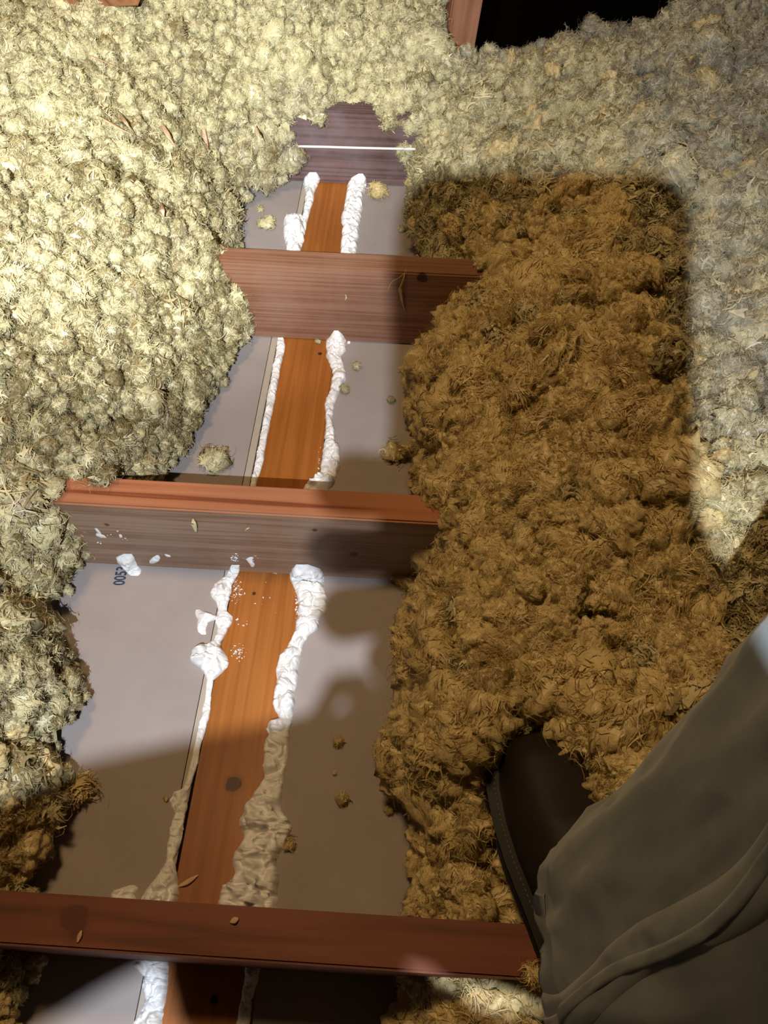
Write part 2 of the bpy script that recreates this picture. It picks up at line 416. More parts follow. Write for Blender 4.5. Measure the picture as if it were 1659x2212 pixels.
def fibres(Vc, n, lmin, lmax, wmin, wmax, seed, curl, lift, rows=4):
    """fine combed fibres that follow a swirling direction over the lump's own surface"""
    R_ = np.random.default_rng(seed)
    rad = np.linalg.norm(Vc, axis=1); dirs = Vc/rad[:, None]
    pick = R_.integers(0, len(Vc), n); p = Vc[pick]*1.03+R_.normal(size=(n, 3))*.03; nr = dirs[pick]
    ax = R_.normal(size=3); ax2 = R_.normal(size=3)
    fl = np.cross(nr, ax)+1.1*np.cross(nr, ax2)*fbm(nr*2.2+seed, 2, seed)[:, None]*2+.45*R_.normal(size=(n, 3))
    t = fl-nr*np.sum(fl*nr, 1, keepdims=True); t /= np.linalg.norm(t, axis=1, keepdims=True)
    t = t+nr*(R_.uniform(-.05, lift, (n, 1))); t /= np.linalg.norm(t, axis=1, keepdims=True)
    L = R_.uniform(lmin, lmax, (n, 1)); w = R_.uniform(wmin, wmax, (n, 1))
    side = np.cross(t, nr); side /= np.linalg.norm(side, axis=1, keepdims=True)
    cu = R_.normal(size=(n, 1))*curl; q = p-t*L*.45; V = np.zeros((n, rows, 2, 3))
    st = L/(rows-1)
    for j in range(rows):
        s_ = j/(rows-1); ww = w*.5*(math.sin(math.pi*(.10+.84*s_))**.8)
        V[:, j, 0] = q-side*ww; V[:, j, 1] = q+side*ww
        out_ = q/np.linalg.norm(q, axis=1, keepdims=True)
        t = t+side*cu*st*1.0-out_*(st*.42); t /= np.linalg.norm(t, axis=1, keepdims=True)
        side = side-t*np.sum(side*t, 1, keepdims=True); side /= np.linalg.norm(side, axis=1, keepdims=True)
        q = q+t*st
    base = np.arange(n)[:, None]*rows*2+np.arange(rows-1)[None, :]*2
    F = np.stack([base, base+1, base+3, base+2], -1).reshape(-1, 4)
    return V.reshape(-1, 3), F

def template(name, core, amp, specs, seed, mat, ic):
    V, F = ic
    n = np.abs(vnoise(V*1.9+seed*7.7, seed)); n2 = np.abs(vnoise(V*4.2+seed*3.1, seed+5)); n3 = np.abs(vnoise(V*9+seed*2.1, seed+8))
    V = V*(core*(1-amp*.5+amp*(1.2*n+.7*n2+.35*n3)))[:, None]
    V = V*np.random.default_rng(seed).uniform(.50, 1.45, 3)
    allV = [V]; allF = list(F); off = len(V)
    for k, (cnt, l0, l1, w0, w1, cu, lift, rows) in enumerate(specs):
        v, f = fibres(V, cnt, l0, l1, w0, w1, seed*9+k, cu, lift, rows)
        allV.append(v); allF += [tuple(q) for q in (f+off)]; off += len(v)
    me = bpy.data.meshes.new(name); me.from_pydata([tuple(x) for x in np.concatenate(allV)], [], [tuple(int(i) for i in q) for q in allF])
    me.materials.append(mat); me.polygons.foreach_set('use_smooth', [True]*len(me.polygons)); me.update()
    return bpy.data.objects.new(name, me)

TA = [template('wool_shred', .56, .70, [(430, .35, 1.0, .025, .080, 1.8, .32, 4), (50, .7, 1.5, .020, .05, 3.0, .45, 6), (90, .45, 1.1, .09, .20, 2.4, .30, 5)], 10+k, M_WOOL_A, ICO3) for k in range(7)]
TB = [template('wool_fluff', .72, .50, [(850, .22, .65, .012, .040, 2.2, .30, 4), (110, .5, 1.2, .010, .026, 3.0, .7, 6)], 40+k, M_WOOL_SHADE, ICO4) for k in range(7)]

TC = [template('wool_scrap', .50, .9, [(320, .4, 1.0, .03, .09, 2.4, .18, 5), (26, .8, 1.7, .02, .05, 2.8, .4, 6), (30, .5, 1.1, .10, .24, 2.6, .25, 6)], 80+k, (M_WOOL_A, M_WOOL_SHADE)[k % 2], ICO2) for k in range(8)]

# frustum test for keeping clumps where this camera (or one a step aside) sees them
def in_view(P, m=120):
    d = P-CAM; z = d@CF; x = 829.5+FPX*(d@CR)/z; y = 1106-FPX*(d@CU)/z
    return (z > .05) & (x > -m) & (x < 1659+m) & (y > -m) & (y < 2212+m)

def gn_group(name, temps):
    g = bpy.data.node_groups.new(name, 'GeometryNodeTree')
    g.interface.new_socket('Geometry', in_out='INPUT', socket_type='NodeSocketGeometry')
    g.interface.new_socket('Geometry', in_out='OUTPUT', socket_type='NodeSocketGeometry')
    n = g.nodes; l = g.links
    gi = n.new('NodeGroupInput'); go = n.new('NodeGroupOutput')
    def attr(nm, t):
        a = n.new('GeometryNodeInputNamedAttribute'); a.data_type = t; a.inputs['Name'].default_value = nm
        return next(o for o in a.outputs if o.enabled and o.name == 'Attribute')
    sep = n.new('GeometryNodeSeparateGeometry'); sep.domain = 'POINT'
    l.new(gi.outputs[0], sep.inputs[0]); l.new(attr('is_pt', 'BOOLEAN'), sep.inputs[1])
    jt = n.new('GeometryNodeJoinGeometry')
    for t in reversed(temps):
        oi = n.new('GeometryNodeObjectInfo'); oi.inputs['Object'].default_value = t; oi.inputs['As Instance'].default_value = True
        l.new(oi.outputs['Geometry'], jt.inputs[0])
    ip = n.new('GeometryNodeInstanceOnPoints')
    l.new(sep.outputs[0], ip.inputs['Points']); l.new(jt.outputs[0], ip.inputs['Instance'])
    ip.inputs['Pick Instance'].default_value = True
    l.new(attr('tmpl', 'INT'), ip.inputs['Instance Index'])
    e2r = n.new('FunctionNodeEulerToRotation'); l.new(attr('rot', 'FLOAT_VECTOR'), e2r.inputs[0]); l.new(e2r.outputs[0], ip.inputs['Rotation'])
    l.new(attr('scl', 'FLOAT_VECTOR'), ip.inputs['Scale'])
    j2 = n.new('GeometryNodeJoinGeometry'); l.new(ip.outputs[0], j2.inputs[0]); l.new(sep.outputs[1], j2.inputs[0])
    l.new(j2.outputs[0], go.inputs[0])
    return g
GN = gn_group('scatter_shreds', TA+TB)

def build_wool(name, xr, yr, mask, spacing, size, softfun, dustfun, label, seed):
    """one heap: a lumpy bed with shreds scattered densely all over it"""
    R_ = np.random.default_rng(seed)
    st = .010
    xs = np.arange(xr[0], xr[1]+st/2, st); ys = np.arange(yr[0], yr[1]+st/2, st)
    X, Y = np.meshgrid(xs, ys); H = height(X, Y)
    ok = (H > 0.035) & mask(X, Y)
    idx = -np.ones(X.shape, int)
    F = []
    full = ok[:-1, :-1] & ok[1:, :-1] & ok[:-1, 1:] & ok[1:, 1:]
    use = np.zeros(X.shape, bool)
    use[:-1, :-1] |= full; use[1:, :-1] |= full; use[:-1, 1:] |= full; use[1:, 1:] |= full
    idx[use] = np.arange(use.sum())
    BV = np.stack([X[use], Y[use], np.maximum(H[use]-size*1.5, 0.0006)], -1)
    for (i, j) in zip(*np.nonzero(full)):
        F.append((idx[i, j], idx[i, j+1], idx[i+1, j+1], idx[i+1, j]))
    # points: dart throwing weighted by the slope
    n = int((xr[1]-xr[0])*(yr[1]-yr[0])/spacing**2*9)
    px = R_.uniform(xr[0], xr[1], n); py = R_.uniform(yr[0], yr[1], n)
    h = height(px, py); e = .004
    gx = (height(px+e, py)-h)/e; gy = (height(px, py+e)-h)/e
    gx = np.clip(gx, -6, 6); gy = np.clip(gy, -6, 6)
    ok = (h > .024) & mask(px, py)
    keep = in_view(np.stack([px, py, h], -1)); keep |= R_.uniform(size=n) < .05
    ok &= keep
    px, py, h, gx, gy = (a[ok] for a in (px, py, h, gx, gy))
    P = np.stack([px, py, h], -1)
    cell = {}; sel = []; sp2 = spacing**2
    pz = P.copy()
    cl = 1.0/spacing
    keys = np.floor(pz*cl).astype(int)
    for i in range(len(P)):
        k = tuple(keys[i]); bad = False
        for a in (-1, 0, 1):
            for b in (-1, 0, 1):
                for c in (-1, 0, 1):
                    for j in cell.get((k[0]+a, k[1]+b, k[2]+c), ()):
                        q = P[j]-P[i]
                        if q@q < sp2*.8: bad = True; break
                    if bad: break
                if bad: break
            if bad: break
        if not bad:
            cell.setdefault(k, []).append(i); sel.append(i)
    P = P[sel]; m = len(P)
    s = size*np.exp(R_.normal(size=m)*.30).clip(.5, 2.1)*(1+.35*fbm(P*9, 2, seed))
    soft = softfun(P)
    s *= 1+.18*soft
    thin = np.clip(P[:, 2]/.05, .45, 1); s *= thin
    P[:, 2] = np.maximum(P[:, 2]-.35*s, s*.28)
    P[:, 2] += R_.normal(size=m)*.005
    isb = R_.uniform(size=m) < soft
    tm = R_.integers(0, 7, m)+np.where(isb, 7, 0)
    rot = R_.uniform(-math.pi, math.pi, (m, 3))
    tint = (R_.normal(size=m)*.13+.25*fbm(P*6, 2, seed+3)+np.where(isb, -.02, .03)).astype(np.float32)
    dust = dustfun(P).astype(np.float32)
    nb = len(BV)
    me = bpy.data.meshes.new(name)
    me.from_pydata([tuple(v) for v in np.concatenate([BV, P])], [], F)
    me.materials.append(M_WOOL_A)
    me.polygons.foreach_set('use_smooth', [True]*len(me.polygons))
    def put(nm, t, arr, key, dim=1):
        a = me.attributes.new(nm, t, 'POINT')
        full_ = np.zeros((nb+m, dim), np.float32 if t != 'INT' and t != 'BOOLEAN' else (np.int32 if t == 'INT' else bool))
        full_[nb:] = np.asarray(arr).reshape(m, dim)
        a.data.foreach_set(key, full_.ravel())
    put('is_pt', 'BOOLEAN', np.ones(m, bool), 'value')
    put('tmpl', 'INT', tm, 'value')
    put('rot', 'FLOAT_VECTOR', rot, 'vector', 3)
    sc3 = s[:, None]*R_.uniform(.85, 1.15, (m, 3))
    put('scl', 'FLOAT_VECTOR', sc3, 'vector', 3)
    put('tint', 'FLOAT', tint, 'value'); put('dust', 'FLOAT', dust, 'value')
    me.update()
    o = bpy.data.objects.new(name, me); COL.objects.link(o)
    md = o.modifiers.new('shreds', 'NODES'); md.node_group = GN
    tag(o, label, 'insulation', None, 'stuff')
    print(name, 'points', m)
    return o

zero = lambda P: P[:, 0]*0
dust_left = lambda P: .05+.42*sm(-.35, -.08, P[:, 0])*sm(.55, 1.0, P[:, 1])+.15*sm(.1, .02, P[:, 2])
def dust_lit_right(P):
    return -.02+.78*sm(.37, .50, P[:, 0])*sm(.25, .55, P[:, 1])+.15*sm(.45, .75, P[:, 0])*sm(.8, 1.1, P[:, 1])+.35*sm(1.0, 1.25, P[:, 1])*sm(.35, .15, P[:, 0])  # house dust, plus the lamplit band's grey-white put into the colour
dust_far = lambda P: .30+.5*sm(.05, .35, P[:, 0])-.35*sm(-.05, -.3, P[:, 0])
soft_right = lambda P: .92*sm(1.02, .80, P[:, 1])*sm(.47, .40, P[:, 0])+.05  # keeps the shade-toned wool inside the phone shadow
soft_left = lambda P: .7*sm(.22, .12, P[:, 1])

build_wool('loose_insulation', (-.95, .05), (-.25, 1.28), lambda X, Y: (X < .03) & (Y <= 1.29), .0116, .0138, soft_left, dust_left,
           'bright cream loose mineral wool heaped left of the bare orange plank', 1)
build_wool('loose_insulation', (.05, 1.15), (-.25, 1.28), lambda X, Y: (X > .05) & (Y <= 1.29), .0122, .0156, soft_right, dust_lit_right,
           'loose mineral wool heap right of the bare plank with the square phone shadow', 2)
build_wool('loose_insulation', (-.95, 1.15), (1.25, 2.05), lambda X, Y: (Y > 1.285) | ((Y > 1.262) & (sdist(P1, X, Y) > .02)), .0122, .0140, zero, dust_far,
           'greyish loose mineral wool covering everything beyond the farthest joist', 3)

# ------------------------------------------------------------------ spray foam
def interp_rows(rows, step):
    rows = sorted(rows); ys = np.array([r[0] for r in rows], float)
    yy = np.arange(ys[0], ys[-1]+1e-6, step)
    return yy, np.interp(yy, ys, [r[1] for r in rows]), np.interp(yy, ys, [r[2] for r in rows])

def foam(name, rows, hf, seed, face=None, K=22, step=1.2, hmax=.02, rough=1.0, parent=None, under=None):
    """a lumpy bead lying on the boards (and climbing the joist face where it meets one)"""
    yy, xl, xr = interp_rows(rows, step)
    V = []; m = len(yy)
    j1 = np.array([fbm(np.array([[y*.10, seed, .3]]), 3, seed)[0] for y in yy]); j2 = np.array([fbm(np.array([[y*.10, seed, 9.3]]), 3, seed+9)[0] for y in yy])
    w = xr-xl; xl = xl+j1*np.minimum(w*.10, 3); xr = xr+j2*np.minimum(w*.10, 3)
    P = np.zeros((m, K, 3)); NR = np.zeros((m, K, 3)); HH = np.zeros((m, K))
    for i in range(m):
        for k in range(K):
            t = -1+2*k/(K-1); px = (xl[i]+xr[i])/2+t*(xr[i]-xl[i])/2
            q = U(px, yy[i], 0.0); nr = np.array([0, 0, 1.0])
            if face is not None and q[1] > face-.0002:
                q = UY(px, yy[i], face-.0002); nr = np.array([0, -1.0, .25])
            elif face is not None:
                a = sm(.016, 0, face-q[1]); nr = np.array([0, -.8*a, 1-.5*a])
            P[i, k] = q; NR[i, k] = nr/np.linalg.norm(nr)
        ww = np.linalg.norm(P[i, -1]-P[i, 0])
        tt = np.linspace(-1, 1, K)
        HH[i] = np.minimum(ww*hf, hmax)*np.sqrt(np.clip(1-np.abs(tt)**2.4, 0, 1))
    e = np.minimum(np.arange(m), np.arange(m)[::-1])*step
    HH *= np.sqrt(np.clip(e/16.0, .02, 1))[:, None]
    RT = np.array(Euler((.7, .5, .9)).to_matrix()); Pr = P@RT
    Pr = Pr+.006*np.stack([vnoise(Pr*110, seed), vnoise(Pr*110+9, seed), vnoise(Pr*110+19, seed)], -1)
    n1 = 1.1-3.2*np.abs(vnoise(Pr*75+seed*3.3, seed+1)); n2 = 1.0-3.0*np.abs(vnoise(Pr*190+seed, seed+2)); n3 = fbm(Pr*520, 2, seed+3, True)
    n1 = -n1*.8; n2 = -n2*.7
    Hd = HH*(1+.50*n1*rough+.26*n2*rough)+np.minimum(HH, .004)*.22*n3
    Q = P+NR*np.maximum(Hd, 0)[..., None]
    side = (P[:, -1]-P[:, 0]); side /= np.linalg.norm(side, axis=1, keepdims=True)+1e-9
    Q += side[:, None, :]*(HH*.35*fbm(P*130+40, 2, seed+5))[..., None]
    Q[:, :, 2] = np.maximum(Q[:, :, 2], 0.0001)
    Q[:, 0] -= NR[:, 0]*.0; V = Q.reshape(-1, 3)
    F = [(i*K+k, i*K+k+1, (i+1)*K+k+1, (i+1)*K+k) for i in range(m-1) for k in range(K-1)]
    # underside
    nb = len(V); B = (P-NR*0.0)[:, ::K-1].reshape(-1, 3)
    V = np.concatenate([V, B])
    F += [(nb+2*i, nb+2*i+2, nb+2*i+3, nb+2*i+1) for i in range(m-1)]
    V[nb:, 2] = np.maximum(V[nb:, 2], 0.0)
    return mesh_np(name, V, F, M_FOAM, parent)

beads = [
 ('foam_bead', [(372, 669, 683), (385, 657, 690), (395, 655, 688), (405, 658, 684), (420, 660, 679), (440, 658, 675), (460, 654, 669), (480, 652, 664), (498, 651, 660)], .40, JY[0],
  'thin white foam bead with bulb top, left plank edge in the farthest bay'),
 ('foam_bead', [(462, 630, 650), (470, 617, 655), (480, 613, 658), (505, 613, 658), (520, 616, 656), (535, 619, 652), (560, 618, 648)], .42, None,
  'fat short white foam bead left of the plank, against the second joist'),
 ('foam_bead', [(375, 775, 784), (385, 758, 791), (400, 749, 792), (415, 748, 787), (430, 746, 783), (450, 742, 783), (470, 737, 779), (490, 740, 776), (510, 738, 774), (530, 736, 771), (560, 734, 766)], .36, JY[0],
  'stout white foam bead on the right plank edge in the farthest bay'),
 ('foam_bead', [(729, 600, 611), (745, 598, 616), (760, 597, 615), (790, 590, 606), (820, 585, 602), (850, 578, 596), (880, 574, 591), (910, 568, 584), (940, 562, 578), (970, 557, 573), (1000, 552, 568), (1021, 547, 562), (1035, 543, 557), (1062, 538, 551)], .42, JY[1],
  'thin even white foam bead on the left plank edge in the middle bay'),
 ('foam_bead', [(714, 722, 730), (722, 715, 741), (735, 704, 747), (748, 704, 748), (757, 705, 746), (770, 706, 738), (785, 712, 742), (800, 719, 748), (815, 718, 750), (830, 716, 742), (845, 712, 734), (860, 706, 728), (875, 700, 722),
   (890, 703, 720), (905, 703, 718), (918, 704, 718), (930, 703, 723), (945, 700, 723), (955, 701, 722), (965, 699, 732), (980, 696, 735), (1000, 694, 735), (1015, 693, 733), (1030, 689, 728), (1040, 672, 724), (1048, 660, 720), (1064, 650, 706)], .40, JY[1],
  'wavy white foam bead on the right plank edge in the middle bay'),
 ('foam_bead', [(1220, 500, 517), (1232, 492, 519), (1245, 486, 512), (1262, 465, 503), (1280, 454, 500), (1290, 458, 498), (1305, 468, 493), (1320, 472, 490), (1333, 466, 503), (1345, 465, 502), (1358, 470, 492), (1370, 468, 488), (1385, 460, 478), (1395, 440, 476),
   (1405, 420, 482), (1418, 410, 490), (1432, 412, 494), (1442, 431, 490), (1452, 440, 482), (1460, 444, 474), (1470, 446, 462), (1500, 444, 457), (1520, 440, 455), (1550, 433, 452), (1575, 427, 445), (1590, 425, 441), (1610, 420, 434), (1650, 412, 427),
   (1690, 401, 415), (1703, 396, 409), (1712, 376, 405), (1730, 367, 406), (1745, 370, 405), (1757, 378, 401), (1766, 376, 400), (1780, 370, 397), (1800, 366, 394), (1820, 362, 392), (1840, 360, 384), (1856, 360, 377), (1870, 355, 380), (1885, 346, 383), (1900, 334, 385), (1920, 318, 385), (1940, 306, 386), (1966, 300, 384)], .34, JY[2],
  'knobbly foam bead on the left plank edge in front of the ringed joist'),
 ('foam_bead', [(1219, 640, 665), (1228, 630, 690), (1240, 626, 700), (1255, 627, 701), (1268, 634, 699), (1280, 640, 703), (1300, 645, 706), (1318, 643, 708), (1330, 643, 700), (1338, 641, 692), (1350, 639, 691), (1360, 637, 686), (1372, 633, 667), (1385, 628, 660), (1400, 619, 652), (1415, 605, 650), (1430, 600, 648), (1445, 596, 645),
   (1460, 597, 643), (1478, 597, 640), (1495, 592, 638), (1515, 590, 637), (1530, 592, 634), (1543, 600, 632), (1553, 602, 632), (1562, 580, 630), (1575, 574, 627), (1587, 580, 625), (1600, 572, 624), (1620, 570, 622), (1640, 570, 620), (1655, 568, 618), (1680, 572, 613), (1700, 560, 610), (1715, 548, 608), (1735, 532, 606), (1750, 526, 606),
   (1762, 521, 615), (1772, 517, 626), (1786, 516, 630), (1800, 528, 627), (1815, 525, 620), (1830, 515, 612), (1845, 505, 603), (1860, 501, 598), (1875, 505, 598), (1890, 508, 601), (1905, 493, 602), (1915, 480, 601), (1930, 476, 600), (1945, 473, 600), (1980, 470, 596)], .30, JY[2],
  'largest foam bead, swelling towards the boot end, on the right plank edge'),
 ('foam_bead', [(2066, 296, 366), (2085, 288, 364), (2100, 300, 365), (2110, 310, 363), (2130, 308, 362), (2160, 313, 358), (2190, 300, 352), (2212, 286, 350), (2250, 270, 340)], .30, None,
  'white foam bead at the bottom of the picture, left of the plank'),
 ('foam_bead', [(2085, 530, 561), (2120, 528, 558), (2135, 525, 552), (2160, 520, 545), (2212, 512, 540), (2260, 505, 530)], .38, None,
  'thin dim foam bead at the bottom, right of the plank'),
 ('foam_dab', [(1317, 424, 432), (1323, 420, 446), (1331, 424, 470), (1337, 428, 470), (1345, 427, 448), (1356, 425, 445), (1365, 428, 446), (1372, 437, 445)], .22, None,
  'ragged white foam scrap sticking out left of the knobbly bead'),
 ('foam_dab', [(1912, 280, 290), (1918, 262, 298), (1924, 246, 296), (1932, 240, 291), (1945, 239, 298), (1962, 240, 300)], .22, None,
  'flat foam scrap at the foot of the dark red joist'),
 ('foam_dab', [(1196, 268, 284), (1204, 250, 291), (1212, 251, 294), (1221, 261, 297), (1231, 270, 306), (1239, 277, 304), (1244, 284, 299)], .22, JY[2],
  'white foam dab partly covering the printed number'),
 ('foam_dab', [(1199, 338, 342), (1205, 329, 346), (1212, 323, 343), (1218, 323, 332)], .22, JY[2], 'oval white foam fleck low on the ringed joist, right of the printed number'),
 ('foam_dab', [(1197, 355, 359), (1200, 357, 368), (1204, 362, 369)], .2, JY[2], 'slim white foam fleck beside the oval fleck'),
 ('foam_dab', [(1152, 207, 214), (1157, 208, 226), (1162, 218, 231)], .2, JY[2], 'streak of white foam at the left end of the ringed joist'),
 ('foam_dab', [(1141, 204, 209), (1146, 207, 214), (1153, 212, 219)], .2, JY[2], 'slanting foam fleck above the streak on the ringed joist'),
 ('foam_dab', [(1154, 257, 262), (1158, 257, 264), (1162, 259, 264)], .25, JY[2], 'small round foam fleck right of the streak on the ringed joist'),
 ('foam_dab', [(1203, 541, 547), (1208, 531, 546), (1214, 536, 547), (1219, 540, 551), (1225, 543, 548)], .2, JY[2], 'crooked foam fleck just above the plank on the ringed joist'),
 ('foam_dab', [(737, 751, 756), (741, 750, 757), (744, 751, 755)], .35, JY[1], 'tiny foam crumb right of the wavy bead head'),
]
for k, (nm, rows, hf, face, lab) in enumerate(beads):
    o = foam(nm, rows, hf, 31+k*7, face, hmax=.021 if nm == 'foam_bead' else .006, K=26 if k in (5, 6) else 18)
    tag(o, lab, 'spray foam', 'foam beads along the plank' if nm == 'foam_bead' else 'foam dabs')

def specks(name, pts, label):
    V = []; F = []; v0, f0 = ico(1)
    for (p, n, s) in pts:
        b = len(V); sc = np.array([s*random.uniform(.6, 1.5), s*random.uniform(.6, 1.5), s*.5]) if n == 'z' else np.array([s*random.uniform(.7, 1.6), s*.5, s*random.uniform(.5, 1.1)])
        for v in v0: V.append(np.array(p)+v*sc*(1+.3*random.uniform(-1, 1)))
        F += [tuple(i+b for i in f) for f in f0]
    o = mesh_np(name, V, F, M_FOAM); tag(o, label, 'spray foam', None, 'stuff'); return o
pts = []
for (cx, cy, sx, sy, n) in ((512, 1275, 10, 28, 70), (514, 1408, 11, 14, 45), (641, 1300, 5, 40, 45), (520, 1345, 12, 10, 8), (560, 1300, 40, 60, 8), (690, 1010, 5, 40, 12)):
    for i in range(n):
        q = U(cx+random.gauss(0, sx*.6), cy+random.gauss(0, sy*.6), 0.0002); pts.append((q, 'z', random.choice((.0003, .0005, .0005, .0008, .0012))))
specks('foam_specks', pts, 'fine white foam specks spattered on the orange plank')
pts = []
for (cx, cy, sx, sy, n) in ((156, 1143, 5, 4, 5), (507, 1205, 9, 6, 26), (540, 1206, 12, 6, 20), (240, 1160, 40, 14, 9), (211, 1172, 4, 1, 4)):
    for i in range(n):
        q = UY(cx+random.gauss(0, sx*.6), cy+random.gauss(0, sy*.6), JY[2]-.0002); pts.append((q, 'y', random.choice((.0004, .0006, .0009, .0013))))
specks('foam_specks', pts, 'fine white foam specks spattered on the ringed joist face')

# ------------------------------------------------------------------ printed number on the board
fc = bpy.data.curves.new('printed_number', 'FONT'); fc.body = '0053'; fc.size = .0185; fc.align_x = 'LEFT'; fc.offset = .0004; fc.extrude = .00005
ft = bpy.data.objects.new('printed_text', fc); COL.objects.link(ft)
me = bpy.data.meshes.new_from_object(ft); bpy.data.objects.remove(ft); me.materials.clear(); me.materials.append(M_INK)
fo = bpy.data.objects.new('printed_number', me); COL.objects.link(fo)
a = U(268, 1264, 0.0003); b = U(278, 1212, 0.0003)
fo.location = a; fo.rotation_euler = (0, 0, math.atan2(b[1]-a[1], b[0]-a[0])); fo.scale = (.72, 1.05, 1)
fo['label'] = 'dark blue number printed on the ceiling board'; fo['category'] = 'printed number'

# ------------------------------------------------------------------ loose scraps of wool
def tuft(px, py, size, lab, soft=True, on=None, k=None, sc=(1, 1, .7), z=None):
    src = TC[2*random.randrange(4)+(1 if soft else 0)]
    o = bpy.data.objects.new('wool_tuft', src.data); COL.objects.link(o)
    p = U(px, py, (z or 0)) if on is None else UY(px, py, on)
    r = size*.70*(np.dot(p-CAM, CF))/FPX
    p = p+(np.array([0, 0, r*.5*sc[2]+.001]) if on is None else np.array([0, -r*.4, 0]))
    o.location = p; o.scale = (r*sc[0], r*sc[1], r*sc[2]); o.rotation_euler = (random.uniform(-.3, .3), random.uniform(-.3, .3), random.uniform(-3, 3))
    tag(o, lab, 'insulation scrap', 'scraps of wool fallen beside the heaps')
for a in ((818, 424, 42, 'greenish wool scrap right of the stout foam bead in the farthest bay', True), (580, 490, 30, 'round grey wool scrap on the board left of the fat short bead', False),
          (563, 455, 17, 'dim small wool wisp above the round grey scrap in the farthest bay', False), (868, 500, 14, 'thin curled wool wisp at the phone shadow edge in the farthest bay', False),
          (462, 1003, 52, 'fist of pale wool behind the ringed joist, left of the thin bead', False), (744, 845, 22, 'pale wool scrap stuck to the wavy foam bead', False),
          (771, 795, 20, 'feathery wool wisp on the board right of the wavy bead', False), (687, 740, 11, 'tiny wool wisp on the plank at the foot of the second joist', False),
          (845, 868, 18, 'white-lit wool wisp at the edge of the phone shadow in the middle bay', False), (848, 985, 46, 'ochre wool scrap in the shadow beside the middle bay heap', True),
          (732, 1605, 26, 'small ochre wool scrap in shadow right of the largest bead', True), (741, 1728, 30, 'long ochre wool scrap below the small one in shadow', True),
          (841, 1751, 24, 'looped ochre wool scrap beside the right heap foot', True), (626, 1826, 26, 'yellow wool scrap tucked against the largest foam bead', True),
          (723, 1672, 10, 'pinkish wool fleck between two ochre scraps', True), (880, 1256, 56, 'ochre wool scrap under the shadowed end of the ringed joist', True),
          (360, 1727, 10, 'tiny ochre fleck left of the round foam knob', True), (595, 1238, 9, 'tiny wool fleck at the top of the plank under the ringed joist', False),
          (178, 1712, 74, 'smooth rounded lump of wool at the left heap foot', True)):
    tuft(*a)
tuft(1148, 2108, 52, 'wool scrap lying on the dark red joist beside the trouser leg', True, z=Z1)

tuft(222, 1038, 60, 'pale wool tuft drooping over the left end of the ringed joist', False, z=Z1)
tuft(112, 1066, 50, 'shaggy wool tuft at the very left end of the ringed joist top', False, z=Z1)
def strand(name, pts, w, mat, label, cat, seg=10, flat=.35):
    """thin tapering strip following points"""
    P = np.array(pts, float); n = len(P); t = np.linspace(0, n-1, (n-1)*seg+1)
    C_ = np.stack([np.interp(t, np.arange(n), P[:, i]) for i in range(3)], -1)
    for _ in range(6): C_[1:-1] = (C_[:-2]+2*C_[1:-1]+C_[2:])/4
    V = []; F = []; m = len(C_); K = 6
    for i in range(m):
        d = C_[min(i+1, m-1)]-C_[max(i-1, 0)]; d /= np.linalg.norm(d)+1e-12
        s = np.cross(d, [0, .3, 1.0]); s /= np.linalg.norm(s)+1e-12; u = np.cross(s, d)
        ww = w*(.25+.75*math.sin(math.pi*min(.95, max(.05, i/(m-1))))) if flat < .9 else w
        for k in range(K):
            a = 2*math.pi*k/K; V.append(C_[i]+s*math.cos(a)*ww*.5+u*math.sin(a)*ww*.5*flat)
        if i:
            for k in range(K): F.append(((i-1)*K+k, (i-1)*K+(k+1) % K, i*K+(k+1) % K, i*K+k))
    F += [tuple(range(K))[::-1], tuple(range((m-1)*K, m*K))]
    o = mesh_np(name, V, F, mat); tag(o, label, cat); return o

yj = JY[1]-.002
strand('wool_wisp', [UY(876, 583, yj), UY(872, 605, yj-.003), UY(864, 625, yj-.002), UY(868, 650, yj-.003), UY(876, 678, yj)], .006, M_WOOL_SHADE, 'long twisted wool strand hanging on the second joist at the shadow edge', 'insulation scrap')
strand('wool_wisp', [UY(878, 586, yj), UY(862, 600, yj-.002), UY(846, 608, yj), UY(836, 631, yj)], .0022, M_WOOL_SHADE, 'fine wool thread beside the twisted strand on the second joist', 'insulation scrap')
yj = JY[2]-.002
strand('wool_wisp', [UY(417, 1121, yj), UY(419, 1134, yj-.003), UY(424, 1150, yj)], .0065, M_WOOL_A, 'pale sliver of wool on the ringed joist face', 'insulation scrap')
strand('wool_wisp', [UY(530, 1148, yj), UY(533, 1142, yj-.002), UY(540, 1139, yj)], .003, M_WOOL_A, 'small curved wool crumb on the ringed joist, right of the sliver', 'insulation scrap')
strand('wool_wisp', [UY(746, 636, JY[1]-.002), UY(749, 643, JY[1]-.004), UY(745, 650, JY[1]-.002)], .0035, M_WOOL_A, 'tiny curved wool crumb in the middle of the second joist face', 'insulation scrap')
strand('wood_splinter', [U(385, 1915, .001), U(405, 1905, .002), U(428, 1890, .001)], .006, M_CHIP, 'pale splinter lying across the plank by the dark red joist', 'wood splinter')
strand('wood_splinter', [U(167, 2036, Z1+.001), U(176, 2010, Z1+.002)], .004, M_CHIP, 'pale splinter on the dark red joist at left', 'wood splinter')
strand('wood_splinter', [U(497, 1992, Z1+.001), U(515, 1984, Z1+.002)], .006, M_CHIP, 'small triangular chip on the dark red joist in the middle', 'wood splinter')

# white cable draped in front of the farthest joist
yc = JY[0]-.010
strand('white_cable', [UY(525, 315, yc), UY(560, 316, yc), UY(640, 316, yc), (UY(700, 317, yc)), UY(760, 319, yc), UY(845, 321, yc), UY(900, 322, yc)], .0042, M_WIRE, 'thin white cable strung across the face of the farthest joist', 'cable', flat=1.0)

